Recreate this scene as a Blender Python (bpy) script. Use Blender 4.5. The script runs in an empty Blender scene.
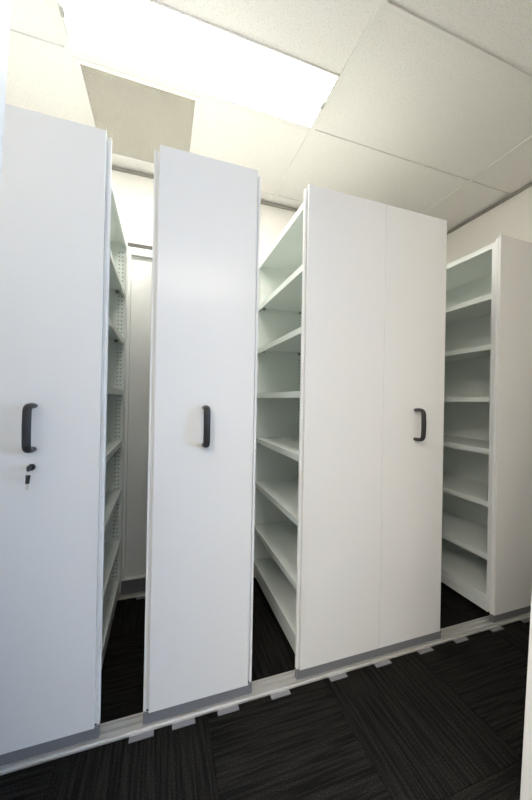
import bpy, bmesh, math, random
from mathutils import Matrix, Vector
random.seed(4)
scn = bpy.context.scene
C = scn.collection

# ---------------------------------------------------------------- camera
YAW, PITCH, ROLL, FPX = math.radians(18.4635), math.radians(0.16375), math.radians(1.0863), 310.11
fw = Vector((math.sin(YAW)*math.cos(PITCH), math.cos(YAW)*math.cos(PITCH), math.sin(PITCH)))
rt = Vector((math.cos(YAW), -math.sin(YAW), 0)); up = rt.cross(fw)
r2 = rt*math.cos(ROLL) + up*math.sin(ROLL); u2 = -rt*math.sin(ROLL) + up*math.cos(ROLL)
cam = bpy.data.cameras.new('camera'); camo = bpy.data.objects.new('camera', cam); C.objects.link(camo)
mw = Matrix((r2, u2, -fw)).transposed().to_4x4(); mw.translation = (0, 0, 1.2)
camo.matrix_world = mw
cam.sensor_width = 36; cam.sensor_fit = 'AUTO'; cam.lens = FPX/800*36; cam.clip_start = .02
scn.camera = camo

# ---------------------------------------------------------------- world, exposure
w = bpy.data.worlds.new('sky'); scn.world = w; w.use_nodes = True
bg = w.node_tree.nodes['Background']; bg.inputs[0].default_value = (.40, .62, 1, 1); bg.inputs[1].default_value = 7.3
scn.view_settings.view_transform = 'Standard'; scn.view_settings.look = 'None'
scn.view_settings.gamma = 1; scn.view_settings.use_curve_mapping = False
scn.view_settings.exposure = 0.22
MAIN_LIGHT, CORRIDOR_LIGHT, FILL_LIGHT = 20.5, 22.5, 47.0
scn.cycles.diffuse_bounces = 8; scn.cycles.max_bounces = 12; scn.cycles.use_denoising = True

# ---------------------------------------------------------------- materials
def mat(name, col, rough=.5, metal=0, spec=.5):
    m = bpy.data.materials.new(name); m.use_nodes = True
    b = m.node_tree.nodes['Principled BSDF']
    b.inputs['Base Color'].default_value = (*col, 1); b.inputs['Roughness'].default_value = rough
    b.inputs['Metallic'].default_value = metal; b.inputs['Specular IOR Level'].default_value = spec
    return m
def nd(m, t, **kw):
    n = m.node_tree.nodes.new(t)
    for k, v in kw.items(): setattr(n, k, v)
    return n
def lk(m, a, b): m.node_tree.links.new(a, b)
def fine_relief(m, scale, strength, dist=.001):
    b = m.node_tree.nodes['Principled BSDF']
    tc = nd(m, 'ShaderNodeTexCoord'); n = nd(m, 'ShaderNodeTexNoise'); n.inputs['Scale'].default_value = scale
    n.inputs['Detail'].default_value = 3
    bp = nd(m, 'ShaderNodeBump'); bp.inputs['Strength'].default_value = strength; bp.inputs['Distance'].default_value = dist
    lk(m, tc.outputs['Object'], n.inputs['Vector']); lk(m, n.outputs['Fac'], bp.inputs['Height']); lk(m, bp.outputs['Normal'], b.inputs['Normal'])
    return m
M = {}
M['panel'] = fine_relief(mat('white_laminate', (.84, .84, .83), .24), 60, .04)
M['frame'] = fine_relief(mat('white_powder_coat', (.84, .85, .845), .38), 150, .05)
M['shelf'] = fine_relief(mat('pale_grey_green_powder_coat', (.80, .84, .81), .42), 150, .05)
M['kick'] = fine_relief(mat('grey_kick_plate', (.20, .205, .22), .45), 120, .05)
M['carriage'] = mat('dark_carriage_steel', (.06, .06, .065), .5, .3)
M['alu'] = fine_relief(mat('satin_aluminium', (.80, .79, .77), .33, .6), 200, .05)
M['plate'] = fine_relief(mat('grey_base_plate', (.24, .24, .26), .6, .1), 90, .08)
M['black'] = fine_relief(mat('black_plastic', (.022, .021, .023), .42), 250, .08)
M['hole'] = mat('dark_slot', (.34, .36, .365), .8)
M['steel'] = mat('bright_steel', (.7, .68, .62), .3, .9)
M['clip'] = mat('zinc_clip', (.3, .31, .3), .4, .5)
M['wall'] = fine_relief(mat('cream_wall_paint', (.88, .855, .815), .75), 220, .12)
M['jamb'] = fine_relief(mat('white_gloss_paint', (.85, .85, .84), .35), 90, .04)
M['grid'] = fine_relief(mat('ceiling_grid_white', (.80, .785, .76), .5), 90, .03)
M['trim'] = mat('grey_wall_angle', (.33, .31, .28), .5)
M['cap'] = mat('dark_grey_capping', (.09, .085, .08), .6)
M['vent'] = mat('beige_grille', (.80, .77, .70), .55)
M['duct'] = mat('grille_plenum', (.62, .59, .52), .8)
M['latch'] = mat('grey_latch', (.45, .46, .42), .5)

def tile_mat():
    m = mat('mineral_fibre_tile', (.8, .77, .73), .9, spec=.2); b = m.node_tree.nodes['Principled BSDF']
    tc = nd(m, 'ShaderNodeTexCoord'); oi = nd(m, 'ShaderNodeObjectInfo')
    ad = nd(m, 'ShaderNodeVectorMath', operation='ADD'); lk(m, tc.outputs['Object'], ad.inputs[0]); lk(m, oi.outputs['Location'], ad.inputs[1])
    n1 = nd(m, 'ShaderNodeTexNoise'); n1.inputs['Scale'].default_value = 250; n1.inputs['Detail'].default_value = 2; n1.inputs['Roughness'].default_value = .6
    lk(m, ad.outputs[0], n1.inputs['Vector'])
    r = nd(m, 'ShaderNodeValToRGB'); r.color_ramp.elements[0].position = .33; r.color_ramp.elements[1].position = .43
    r.color_ramp.elements[0].color = (.58, .56, .53, 1); r.color_ramp.elements[1].color = (.85, .832, .808, 1)
    lk(m, n1.outputs['Fac'], r.inputs[0]); lk(m, r.outputs[0], b.inputs['Base Color'])
    bp = nd(m, 'ShaderNodeBump'); bp.inputs['Strength'].default_value = .35; bp.inputs['Distance'].default_value = .002
    lk(m, n1.outputs['Fac'], bp.inputs['Height']); lk(m, bp.outputs[0], b.inputs['Normal'])
    return m
M['tile'] = tile_mat()

def carpet_mat():
    m = mat('charcoal_loop_carpet', (.02, .02, .02), .95, spec=.1); b = m.node_tree.nodes['Principled BSDF']
    tc = nd(m, 'ShaderNodeTexCoord'); oi = nd(m, 'ShaderNodeObjectInfo')
    mp = nd(m, 'ShaderNodeVectorMath', operation='ADD'); lk(m, tc.outputs['Object'], mp.inputs[0])
    ml = nd(m, 'ShaderNodeVectorMath', operation='SCALE'); ml.inputs['Scale'].default_value = 3.1
    lk(m, oi.outputs['Location'], ml.inputs[0]); lk(m, ml.outputs[0], mp.inputs[1])
    # stripes along the tile's own X: noise stretched along X
    st = nd(m, 'ShaderNodeMapping'); st.inputs['Scale'].default_value = (4, 95, 1); lk(m, mp.outputs[0], st.inputs['Vector'])
    n1 = nd(m, 'ShaderNodeTexNoise'); n1.inputs['Scale'].default_value = 1; n1.inputs['Detail'].default_value = 2; lk(m, st.outputs[0], n1.inputs['Vector'])
    n2 = nd(m, 'ShaderNodeTexNoise'); n2.inputs['Scale'].default_value = 260; n2.inputs['Detail'].default_value = 2; lk(m, mp.outputs[0], n2.inputs['Vector'])
    r = nd(m, 'ShaderNodeValToRGB'); e = r.color_ramp.elements
    e[0].position = .40; e[0].color = (.006, .006, .006, 1); e[1].position = .60; e[1].color = (.0165, .016, .015, 1)
    lk(m, n1.outputs['Fac'], r.inputs[0])
    r2_ = nd(m, 'ShaderNodeValToRGB'); e = r2_.color_ramp.elements
    e[0].position = .35; e[0].color = (.4, .4, .4, 1); e[1].position = .68; e[1].color = (1.9, 1.85, 1.75, 1)
    lk(m, n2.outputs['Fac'], r2_.inputs[0])
    mx = nd(m, 'ShaderNodeMix', data_type='RGBA', blend_type='MULTIPLY'); mx.inputs[0].default_value = 1
    lk(m, r.outputs[0], mx.inputs[6]); lk(m, r2_.outputs[0], mx.inputs[7]); lk(m, mx.outputs[2], b.inputs['Base Color'])
    sm = nd(m, 'ShaderNodeMath', operation='MULTIPLY_ADD'); sm.inputs[1].default_value = .5; lk(m, n2.outputs['Fac'], sm.inputs[0]); lk(m, n1.outputs['Fac'], sm.inputs[2])
    bp = nd(m, 'ShaderNodeBump'); bp.inputs['Strength'].default_value = .8; bp.inputs['Distance'].default_value = .004
    lk(m, sm.outputs[0], bp.inputs['Height']); lk(m, bp.outputs[0], b.inputs['Normal'])
    return m
M['carpet'] = carpet_mat()

def emit(name, col, s):
    m = bpy.data.materials.new(name); m.use_nodes = True
    b = m.node_tree.nodes['Principled BSDF']; b.inputs['Base Color'].default_value = (.9, .9, .88, 1); b.inputs['Roughness'].default_value = .4
    b.inputs['Emission Color'].default_value = (*col, 1); b.inputs['Emission Strength'].default_value = s
    return m
M['glow'] = emit('lit_diffuser', (1, .955, .87), MAIN_LIGHT)
M['glow2'] = emit('lit_corridor_diffuser', (1, .91, .77), CORRIDOR_LIGHT)
M['glow_fill'] = emit('added_fill_diffuser', (1, .92, .79), FILL_LIGHT)

# ---------------------------------------------------------------- mesh helpers (coordinates are world unless a parent offset is given)
def box(bm, x0, x1, y0, y1, z0, z1, bev=0):
    v = [bm.verts.new((x, y, z)) for x in (x0, x1) for y in (y0, y1) for z in (z0, z1)]
    fs = [bm.faces.new([v[i] for i in q]) for q in ((0,1,3,2),(4,6,7,5),(0,4,5,1),(2,3,7,6),(0,2,6,4),(1,5,7,3))]
    if bev:
        es = list({e for f in fs for e in f.edges})
        bmesh.ops.bevel(bm, geom=es, offset=bev, segments=2, affect='EDGES', profile=.5)
def prism(bm, prof, axis, a, b):
    # closed 2-D profile extruded along 'x' or 'y' or 'z'
    def P(p, t): return {'x': (t, p[0], p[1]), 'y': (p[0], t, p[1]), 'z': (p[0], p[1], t)}[axis]
    A = [bm.verts.new(P(p, a)) for p in prof]; B = [bm.verts.new(P(p, b)) for p in prof]
    n = len(prof)
    bm.faces.new(A); bm.faces.new(B[::-1])
    for i in range(n): bm.faces.new([A[i], B[i], B[(i+1) % n], A[(i+1) % n]])
def tube(bm, pts, rx, ry, side, seg=10):
    # oval tube swept along pts; side = fixed sideways vector, rx half width along side, ry half thickness
    rings = []; side = Vector(side).normalized(); P = [Vector(p) for p in pts]
    for i, p in enumerate(P):
        t = (P[min(i+1, len(P)-1)] - P[max(i-1, 0)]).normalized(); nrm = side.cross(t).normalized()
        rings.append([bm.verts.new(p + side*rx*math.cos(2*math.pi*k/seg) + nrm*ry*math.sin(2*math.pi*k/seg)) for k in range(seg)])
    for a, b in zip(rings, rings[1:]):
        for k in range(seg): bm.faces.new([a[k], a[(k+1) % seg], b[(k+1) % seg], b[k]])
    bm.faces.new(rings[0][::-1]); bm.faces.new(rings[-1])
def cyl(bm, c, axis, r, h, seg=20):
    ax = Vector(axis).normalized(); q = Vector((0, 0, 1)).rotation_difference(ax).to_matrix().to_4x4()
    bmesh.ops.create_cone(bm, cap_ends=True, segments=seg, radius1=r, radius2=r, depth=h, matrix=Matrix.Translation(Vector(c) + ax*h/2) @ q)
def obj(name, bm, m, parent=None, smooth=False, origin=None):
    bmesh.ops.recalc_face_normals(bm, faces=bm.faces)
    me = bpy.data.meshes.new(name)
    off = Vector(parent['_o']) if parent is not None and '_o' in parent else Vector((0, 0, 0))
    if origin is None:
        cs = [v.co for v in bm.verts]
        lo = Vector([min(c[i] for c in cs) for i in range(3)]); hi = Vector([max(c[i] for c in cs) for i in range(3)])
        origin = Vector(((lo.x+hi.x)/2, (lo.y+hi.y)/2, lo.z))
    origin = Vector(origin)
    bmesh.ops.translate(bm, verts=bm.verts, vec=-origin)
    bm.to_mesh(me); bm.free(); me.materials.append(m)
    if smooth:
        for p in me.polygons: p.use_smooth = True
    o = bpy.data.objects.new(name, me); C.objects.link(o)
    o.location = origin - off; o['_o'] = list(origin)
    if parent is not None: o.parent = parent
    return o
def one(name, m, *b, parent=None, bev=0):
    bm = bmesh.new(); box(bm, *b, bev=bev); return obj(name, bm, m, parent)
def tag(o, label=None, cat=None, group=None, kind=None):
    for k, v in (('label', label), ('category', cat), ('group', group), ('kind', kind)):
        if v: o[k] = v
    return o
def thing(name, loc, label, cat, group=None):
    o = bpy.data.objects.new(name, None); C.objects.link(o); o.location = loc; o['_o'] = list(loc); o.empty_display_size = .1
    return tag(o, label, cat, group)
def inst(src, loc, parent, rz=0):
    o = src.copy(); C.objects.link(o); o.parent = parent
    o.location = Vector(loc) - Vector(parent['_o']); o.rotation_euler = (0, 0, rz); o['_o'] = list(loc)
    return o

# ---------------------------------------------------------------- the setting
CZ = 2.736                        # ceiling
WR, WB, WL = 2.389, 2.284, -1.05  # right wall, back wall, left wall of the store room
floor = tag(one('floor', M['carpet'], -2.3, 3.1, -3.8, 2.5, -.08, -.008), 'dark charcoal carpet tile floor', kind='structure')
tb = bmesh.new(); box(tb, -.2492, .2492, -.2492, .2492, -.0075, 0, bev=.0015)
t0 = obj('carpet_tile', tb, M['carpet'], floor, origin=(0, 0, 0)); first = True
xs = [-1.065 + .5*i for i in range(7)]; ys = [-.03 + .5*j for j in range(5)]
for i, x in enumerate(xs):
    for j, y in enumerate(ys):
        if x - .25 < WL - .02 and False: continue
        rz = math.pi/2 if (i + j) % 2 == 0 else 0
        if first:
            t0.location = Vector((x, y, 0)) - Vector(floor['_o']); t0.rotation_euler.z = rz; first = False
        else: inst(t0, (x, y, 0), floor, rz)

def wall(name, label, *b): return tag(one(name, M['wall'], *b), label, kind='structure')
wall('wall_back', 'cream back wall above the shelving', WL - .1, WR + .1, WB, WB + .1, -.07, 3.0)
wall('wall_right', 'cream right wall beyond the last shelving unit', WR, WR + .1, .62, WB - .001, -.007, 3.0)
wall('wall_left', 'cream left wall of the store room', WL - .1, WL, .62, WB - .001, -.007, 3.0)
# front wall with the doorway the camera looks through
bm = bmesh.new(); DY0, DY1, JL, JR = .50, .619, -.40, 1.25
box(bm, -2.3, JL-.001, DY0, DY1, .001, 3.0); box(bm, JR+.001, 3.1, DY0, DY1, .001, 3.0); box(bm, JL, JR, DY0, DY1, 2.62, 3.0)
tag(obj('wall_front', bm, M['wall']), 'cream wall around the doorway', kind='structure')
door = bpy.data.objects.new('door_1', None); C.objects.link(door); door.location = (.48, .56, 0); door['_o'] = [.48, .56, 0]
tag(door, 'white painted door frame at the edge of the picture', kind='structure')
bm = bmesh.new(); prism(bm, [(JL, .003), (-.304, .003), (-.2275, 2.55), (JL, 2.55)], 'y', DY0-.005, DY1+.001); obj('jamb', bm, M['jamb'], door)
bm = bmesh.new(); prism(bm, [(1.009, .003), (JR, .003), (JR, 2.55), (1.162, 2.55)], 'y', DY0-.005, DY1+.001); obj('jamb', bm, M['jamb'], door)
one('door_head', M['jamb'], JL, JR, DY0-.005, DY1+.001, 2.551, 2.619, parent=door)
# the room behind the camera: walls, ceiling, a window and a light
wall('wall_side', 'white side wall of the corridor', -2.4, -2.3, -3.8, .70, -.07, 3.0)
wall('wall_behind', 'white wall behind the camera', -2.3, 3.1, -3.9, -3.8, -.07, 3.0)
bm = bmesh.new(); WY0, WY1, WZ0, WZ1 = -2.7, -.3, .75, 2.35
box(bm, 3.1, 3.2, -3.8, WY0, -.07, 3.0); box(bm, 3.1, 3.2, WY1, .70, -.07, 3.0)
box(bm, 3.1, 3.2, WY0, WY1, -.07, WZ0); box(bm, 3.1, 3.2, WY0, WY1, WZ1, 3.0)
tag(obj('wall_window', bm, M['wall']), 'white corridor wall with a window', kind='structure')
win = bpy.data.objects.new('window_1', None); C.objects.link(win); win.location = (3.15, -1.5, WZ0); win['_o'] = [3.15, -1.5, WZ0]; tag(win, 'white window in the corridor wall', kind='structure')
for b in ((WY0, WY1, WZ0, WZ0+.05), (WY0, WY1, WZ1-.05, WZ1), (WY0, WY0+.05, WZ0+.05, WZ1-.05), (WY1-.05, WY1, WZ0+.05, WZ1-.05), (-1.525, -1.475, WZ0+.05, WZ1-.05)):
    one('window_bar', M['jamb'], 3.12, 3.18, b[0], b[1], b[2], b[3], parent=win)
bm = bmesh.new(); LX0, LX1, LY0, LY1 = -.35, .95, -1.9, -1.55
MX0, MX1, MY0, MY1 = -1.75, -.45, -.95, -.60       # ceiling cut-out for the added, unseen fill panel
box(bm, -2.3, MX0, -3.8, .50, CZ, CZ+.05); box(bm, MX0, LX0, -3.8, MY0, CZ, CZ+.05); box(bm, MX0, LX0, MY1, .50, CZ, CZ+.05); box(bm, MX1, LX0, MY0, MY1, CZ, CZ+.05)
box(bm, LX1, 3.1, -3.8, .50, CZ, CZ+.05)
box(bm, LX0, LX1, -3.8, LY0, CZ, CZ+.05); box(bm, LX0, LX1, LY1, .50, CZ, CZ+.05)
tag(obj('ceiling_corridor', bm, M['wall']), 'plain white ceiling behind the camera', kind='structure')

# store room ceiling: slab, grid and single tiles
ceil = tag(one('ceiling', M['wall'], -2.3, 3.1, -3.8, 2.5, 3.0, 3.08), 'suspended ceiling of speckled mineral fibre tiles', kind='structure')
GX = [-1.625, -.425, .775, 1.975, 3.175]; GY = [.395, .995, 1.59, 2.19, 2.79]; LNEAR, LFAR = 1.288, 1.59
def tile(x0, x1, y0, y1):
    g = .0125
    x0 = max(x0, WL) + g; x1 = min(x1, WR) - g; y0 = max(y0, .62) + g; y1 = min(y1, WB) - g
    if x1 - x0 < .02 or y1 - y0 < .02: return
    one('ceiling_tile', M['tile'], x0-.008, x1+.008, y0-.008, y1+.008, CZ+.0045, CZ+.018, parent=ceil)
VX = .175
for i in range(4):
    for j in range(4):
        x0, x1, y0, y1 = GX[i], GX[i+1], GY[j], GY[j+1]
        if i == 1 and j == 1: tile(x0, x1, y0, LNEAR)                  # the other half is the light
        elif i == 1 and j == 2: tile(VX, x1, y0, y1)                   # the other half is the air grille
        else: tile(x0, x1, y0, y1)
def bar(x0, x1, y0, y1): one('grid_bar', M['grid'], x0, x1, y0, y1, CZ-.004, CZ+.004, parent=ceil)
for x in GX[1:4]: bar(x-.012, x+.012, .622, WB-.02)
def xbar(y, xa, xb): bar(xa+.0125, xb-.0125, y-.012, y+.012)
for y in GY[1:4]:
    for i in range(4):
        xa, xb = max(GX[i], WL+.008), min(GX[i+1], WR-.032)
        xbar(y, xa, xb)
bar(VX-.012, VX+.012, GY[2]+.0125, GY[3]-.0125)
# shadow-line wall angle
tag(one('trim_1', M['trim'], WL+.001, WR-.02, WB-.018, WB-.001, CZ-.020, CZ-.003), 'grey metal wall angle along the back wall', kind='structure')
tag(one('trim_2', M['trim'], WR-.018, WR-.001, .625, WB-.02, CZ-.020, CZ-.003), 'grey metal wall angle along the right wall', kind='structure')

# ---------------------------------------------------------------- ceiling light and air grille
def light(name, label, x0, x1, y0, y1, glow):
    t = thing(name, ((x0+x1)/2, (y0+y1)/2, CZ), label, 'ceiling light')
    bm = bmesh.new(); f = .007
    box(bm, x0, x1, y0, y0+f, CZ-.004, CZ+.07); box(bm, x0, x1, y1-f, y1, CZ-.004, CZ+.07)
    box(bm, x0, x0+f, y0+f, y1-f, CZ-.004, CZ+.07); box(bm, x1-f, x1, y0+f, y1-f, CZ-.004, CZ+.07)
    box(bm, x0, x1, y0, y1, CZ+.0701, CZ+.078)
    obj('housing', bm, M['grid'], t)
    one('diffuser', glow, x0+f, x1-f, y0+f, y1-f, CZ-.001, CZ+.004, parent=t)
    for x in (x0+.006, x1-.006): one('latch', M['latch'], x-.009, x+.009, (y0+y1)/2-.02, (y0+y1)/2+.02, CZ-.010, CZ-.0041, parent=t, bev=.001)
    return t
light('ceiling_light', 'bright recessed fluorescent light panel in the tiled ceiling above the shelving', GX[1]+.013, GX[2]-.013, LNEAR-.011, LFAR-.013, M['glow'])
light('corridor_light', 'recessed fluorescent light panel in the plain ceiling behind the doorway', LX0+.003, LX1-.003, LY0+.003, LY1-.003, M['glow2'])

light('corridor_light', 'added fill light panel, out of view, nearest the doorway in the plain ceiling', MX0+.003, MX1-.003, MY0+.003, MY1-.003, M['glow_fill'])  # unseen panel added to throw more light on the right-hand unit fronts

vt = thing('air_grille', (-.125, 1.89, CZ), 'beige egg-crate return air grille in the ceiling beside the light', 'vent')
vx0, vx1, vy0, vy1 = GX[1]+.013, VX-.013, GY[2]+.013, GY[3]-.013; ox0, ox1, oy0, oy1 = -.388, .131, 1.626, 2.148
bm = bmesh.new()
box(bm, vx0, vx1, vy0, oy0, CZ-.006, CZ+.012); box(bm, vx0, vx1, oy1, vy1, CZ-.006, CZ+.012)
box(bm, vx0, ox0, oy0, oy1, CZ-.006, CZ+.012); box(bm, ox1, vx1, oy0, oy1, CZ-.006, CZ+.012)
obj('frame', bm, M['grid'], vt)
bm = bmesh.new(); n = 40
for k in range(1, n):
    x = ox0 + (ox1-ox0)*k/n; box(bm, x-.0009, x+.0009, oy0, oy1, CZ-.003, CZ+.010)
    y = oy0 + (oy1-oy0)*k/n; box(bm, ox0, ox1, y-.0009, y+.0009, CZ-.003, CZ+.010)
tag(obj('egg_crate_core', bm, M['vent'], vt), kind='stuff')
bm = bmesh.new()
box(bm, vx0, ox0, vy0, vy1, CZ+.0125, CZ+.16); box(bm, ox1, vx1, vy0, vy1, CZ+.0125, CZ+.16)
box(bm, ox0, ox1, vy0, oy0, CZ+.0125, CZ+.16); box(bm, ox0, ox1, oy1, vy1, CZ+.0125, CZ+.16)
box(bm, vx0, vx1, vy0, vy1, CZ+.1601, CZ+.17)
box(bm, ox0, ox1, 1.80, 1.83, CZ+.05, CZ+.16)
obj('plenum', bm, M['duct'], vt)

# ---------------------------------------------------------------- floor rails
TABS = [-1.02, -.78, -.55, -.048, .097, .264, .480, .750, .985, 1.235, 1.465, 1.720, 1.96, 2.20]
def rail(label, y0, tabs):
    t = thing('floor_rail', ((WL+WR)/2, y0+.03, 0), label, 'rail', 'rails the shelving rolls on')
    bm = bmesh.new(); a, b = WL+.004, WR-.004
    # ramped front, running surface, groove and rear lip
    prism(bm, [(y0, .0035), (y0, .0095), (y0+.006, .0105), (y0+.006, .0180), (y0+.0015, .0190), (y0+.0015, .0235), (y0+.018, .0235), (y0+.0185, .005), (y0+.0275, .005),
               (y0+.030, .0235), (y0+.044, .0235), (y0+.0445, .006), (y0+.0525, .006), (y0+.054, .0225), (y0+.060, .0225), (y0+.060, .0035)], 'x', a, b)
    obj('track', bm, M['alu'], t)
    p = None
    for x in tabs:
        if p is None: p = one('base_plate', M['plate'], x-.041, x+.041, y0-.019, y0+.055, .0002, .0033, parent=t)
        else: inst(p, (x, y0+.018, .0002), t)
    return t
RF, RB = 1.188, 2.012
rail('satin aluminium floor rail along the front of the shelving units', RF, TABS)
rail('satin aluminium floor rail at the far end of the aisles', RB, [x + .02 for x in TABS if abs(x+.048) > .01] + [-.085])

# ---------------------------------------------------------------- mobile shelving units
FY = 1.19                         # face of the end panels
PT, PB = 2.122, .066              # end panel top / bottom
LV = [1.825, 1.542, 1.248, .956, .663, .370, .140]   # upper surface of each shelf
TOPZ = 2.104
def handle(parent, x):
    bm = bmesh.new(); y = FY; p = .048; z0, z1 = 1.030, 1.170; pts = []
    pts.append((x, y-.0005, z0)); pts.append((x, y-.020, z0-.001))
    for k in range(7):
        a = math.pi/2*k/6; pts.append((x, y-p+.020-.020*math.sin(a), z0+.020-.020*math.cos(a)))
    for k in range(1, 6): pts.append((x, y-p-.002*math.sin(math.pi*k/6), z0+.02+(z1-z0-.04)*k/6))
    for k in range(7):
        a = math.pi/2*k/6; pts.append((x, y-p+.020-.020*math.cos(a), z1-.020+.020*math.sin(a)))
    pts.append((x, y-.020, z1+.001)); pts.append((x, y-.0005, z1))
    tube(bm, pts, .0125, .0085, (1, 0, 0), 14)
    return tag(obj('handle', bm, M['black'], parent, smooth=True), 'black plastic pull handle')
def bay(t, xe, xb, yr, cols=(.020, .038)):
    """one open face: shelf edge at xe, back at xb"""
    s = 1 if xb > xe else -1; yf = FY + .050
    def X(u): return xe + s*u
    D = abs(xb - xe)
    for z in LV:
        bm = bmesh.new(); last = z == LV[-1]; lip = .045 if last else .030
        prism(bm, [(X(.005), z), (X(.0055), z-.002), (X(.0055), z-lip), (X(.018), z-lip), (X(.018), z-lip+.0015), (X(.0075), z-lip+.0015),
                   (X(.0075), z-.004), (X(D-.002), z-.004), (X(D-.002), z)], 'y', yf+.001, yr-.027)
        sh = obj('shelf', bm, M['shelf'], t)
        if last:
            bm = bmesh.new(); box(bm, X(.008) if s > 0 else X(.03), X(.03) if s > 0 else X(.008), yf+.001, yr-.027, z-.090, z-lip-.004); obj('shelf_skirt', bm, M['shelf'], sh)
        else:
            for yy in (yf+.003, yr-.041):
                for u in (.045, D-.05):
                    bm = bmesh.new(); a, b = sorted((X(u-.010), X(u+.010))); box(bm, a, b, yy, yy+.012, z-.020, z-.0045); obj('shelf_clip', bm, M['clip'], sh)
    bm = bmesh.new()
    prism(bm, [(X(.002), TOPZ), (X(.002), TOPZ-.030), (X(.018), TOPZ-.030), (X(.018), TOPZ-.028), (X(.004), TOPZ-.028), (X(.004), TOPZ-.004), (X(D-.002), TOPZ-.004), (X(D-.002), TOPZ)], 'y', yf+.001, yr-.027)
    obj('top', bm, M['shelf'], t)
    for (ya, yb) in ((yf+.0005, yf+.001), (yr-.0268, yr-.0262)):
        pass
    bm = bmesh.new(); k = 0; z = .165
    while z < TOPZ - .04:
        if all(not (L-.034 < z < L+.008) for L in LV):
            for u in cols:
                a, b = sorted((X(u-.0038), X(u+.0038)))
                box(bm, a, b, yr-.0262, yr-.0252, z-.0033, z+.0033)
        z += .0232
    tag(obj('slots', bm, M['hole'], t), kind='stuff')
def unit(label, x0, x1, panels, faces, handle_x=None, split=None, e=.025, yr=2.004):
    """x0..x1 outer frame; panels: list of (xa, xb); faces: open sides"""
    t = thing('mobile_shelving_unit', ((x0+x1)/2, FY+.4, .024), label, 'shelving unit', 'shelving units on the rails')
    for xa, xb in panels: one('front_panel', M['panel'], xa, xb, FY, FY+.016, PB, PT, parent=t, bev=.0015)
    bm = bmesh.new()      # pressed steel end frame: inset body, thin full-width flange showing as a strip each side of the panel
    box(bm, x0+e-.002, x1-e+.002, FY+.0245, FY+.049, PB+.004, 2.100)
    box(bm, x0, x1, FY+.0165, FY+.0244, PB, 2.108, bev=.002)
    fr = obj('end_frame', bm, M['frame'], t)
    for xa in (x0+.0005, x1-.0105):
        bm = bmesh.new(); box(bm, xa, xa+.010, FY+.011, FY+.0164, PB, 2.1085, bev=.002); obj('edge_strip', bm, M['frame'], fr)
    bm = bmesh.new(); box(bm, x0+.001, x1-.001, FY+.004, FY+.010, .0265, PB-.0008, bev=.001)
    box(bm, x0+.001, x0+.007, FY+.0101, FY+.024, .0265, PB-.0008); box(bm, x1-.007, x1-.001, FY+.0101, FY+.024, .0265, PB-.0008)
    obj('kick_plate', bm, M['kick'], t)
    one('rear_panel', M['shelf'], x0+e, x1-e, yr-.025, yr, .07, TOPZ+.002, parent=t, bev=.0015)
    one('carriage', M['carriage'], x0+.09, x1-.09, FY+.0505, yr-.0255, .026, .074, parent=t)
    mid = (x0+x1)/2 if split is None else split
    if len(faces) == 2:
        one('back_panel', M['shelf'], mid-.006, mid+.006, FY+.0505, yr-.0255, .075, TOPZ-.0045, parent=t)
        bay(t, x0+e+.004, mid-.0065, yr, (mid-x0-e-.058,)); bay(t, x1-e-.004, mid+.0065, yr)
        posts = (x0+e, x1-e)
    elif faces == 'R':
        one('back_panel', M['shelf'], x0+e, x0+e+.012, FY+.0505, yr-.0255, .075, TOPZ-.0045, parent=t)
        bay(t, x1-e-.004, x0+e+.0125, yr); posts = (x1-e,)
    else:
        bx = min(x1-e, x0+.42)
        one('back_panel', M['shelf'], bx-.012, bx, FY+.0505, yr-.0255, .075, TOPZ-.0045, parent=t)
        bay(t, x0+e+.004, bx-.0125, yr, (.36,)); posts = (x0+e,)
    for px in posts:      # slotted uprights at the far end of the opening
        s = 1 if px < mid else -1
        a, b = sorted((px, px+s*.022)); a2, b2 = sorted((px, px+s*.003))
        bm = bmesh.new(); box(bm, a2, b2, yr-.0450, yr-.0256, .076, TOPZ+.003); one_ = obj('upright', bm, M['frame'], t)
    if handle_x is not None: handle(t, handle_x)
    return t
u1 = unit('leftmost white shelving unit with a black handle and a key lock', -.975, -.185, [(-.959, -.5815), (-.5795, -.201)], 'LR', -.396)
u2 = unit('narrow white shelving unit with a single front panel between two open aisles', -.0455, .363, [(-.027, .345)], 'L', .156)
u3 = unit('wide white shelving unit with two front panels and a handle on the right one', .558, 1.350, [(.571, .9700), (.9712, 1.338)], 'LR', 1.160, split=.955)
u4 = unit('rightmost white shelving unit without a handle against the right wall', 1.712, 2.382, [(1.717, 2.36)], 'L', e=.012)
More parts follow.
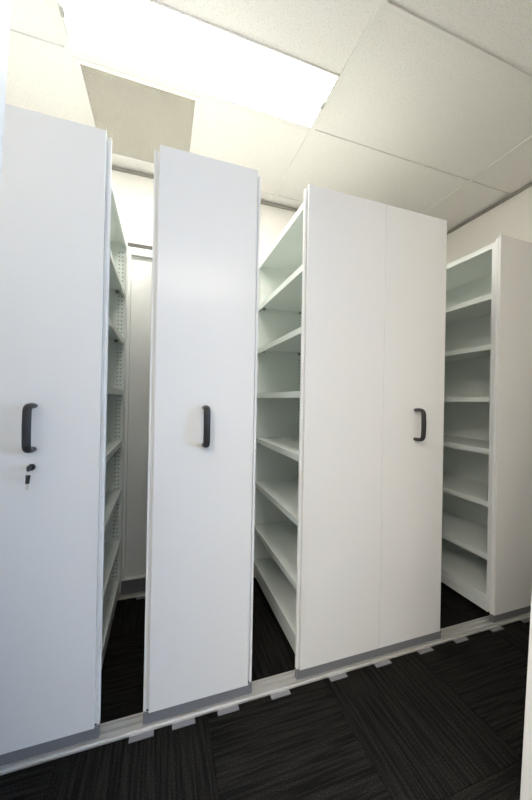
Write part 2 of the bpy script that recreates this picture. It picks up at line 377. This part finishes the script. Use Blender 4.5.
# lock on the first unit
bm = bmesh.new(); cyl(bm, (-.396, FY-.006, .972), (0, 1, 0), .0105, .0058); lock = tag(obj('lock', bm, M['black'], u1), 'black key lock')
kx, ky, kz = -.396, FY-.0065, .972
key = thing('key', (kx, ky, kz), 'small black headed key hanging in the lock of the leftmost unit', 'key')
bm = bmesh.new(); box(bm, kx-.0012, kx+.0012, ky-.010, ky, kz-.004, kz+.004); obj('blade', bm, M['steel'], key)
bm = bmesh.new(); box(bm, kx-.0035, kx+.0035, ky-.030, ky-.0102, kz-.009, kz+.009, bev=.003); obj('head', bm, M['black'], key)
bm = bmesh.new(); tube(bm, [(kx+.010*0, ky-.024+.010*math.cos(a), kz-.012+.010*math.sin(a)) for a in [2*math.pi*k/16 for k in range(17)]], .0008, .0008, (1, 0, 0), 6); obj('ring', bm, M['steel'], key)
bm = bmesh.new(); prism(bm, [(kx-.006, kz-.046), (kx+.004, kz-.046), (kx+.007, kz-.020), (kx-.005, kz-.018)], 'y', ky-.027, ky-.022); obj('spare_head', bm, M['black'], key)
bm = bmesh.new(); box(bm, kx-.0045, kx+.0025, ky-.0255, ky-.0235, kz-.066, kz-.0462); obj('spare_blade', bm, M['steel'], key)

# ---------------------------------------------------------------- cabinet closing the far end of the first aisle
RY = 2.018
rc = thing('rear_cabinet', (-.005, RY+.13, .024), 'cream panelled cabinet standing at the far end of the left aisle', 'cabinet')
cx0, cx1 = -.213, .20
one('carcass', M['panel'], cx0, cx1, RY+.034, WB-.022, .026, 2.108, parent=rc)
one('door_panel', M['panel'], cx0+.0205, cx1-.0205, RY+.020, RY+.0335, .119, 2.061, parent=rc, bev=.0015)
one('stile', M['frame'], cx0, cx0+.020, RY-.001, RY+.0335, .118, 2.108, parent=rc, bev=.002)
one('stile', M['frame'], cx1-.020, cx1, RY-.001, RY+.0335, .118, 2.108, parent=rc, bev=.002)
one('top_rail', M['frame'], cx0+.0205, cx1-.0205, RY-.001, RY+.0335, 2.062, 2.108, parent=rc, bev=.002)
one('kick_plate', M['kick'], cx0, cx1, RY+.004, RY+.0335, .0265, .112, parent=rc)
one('kick_cap', M['frame'], cx0, cx1, RY-.003, RY+.0335, .1125, .1175, parent=rc)
one('top_cap', M['cap'], cx0, cx1, RY-.004, WB-.022, 2.1085, 2.128, parent=rc)

for o in bpy.data.objects:
    if '_o' in o: del o['_o']
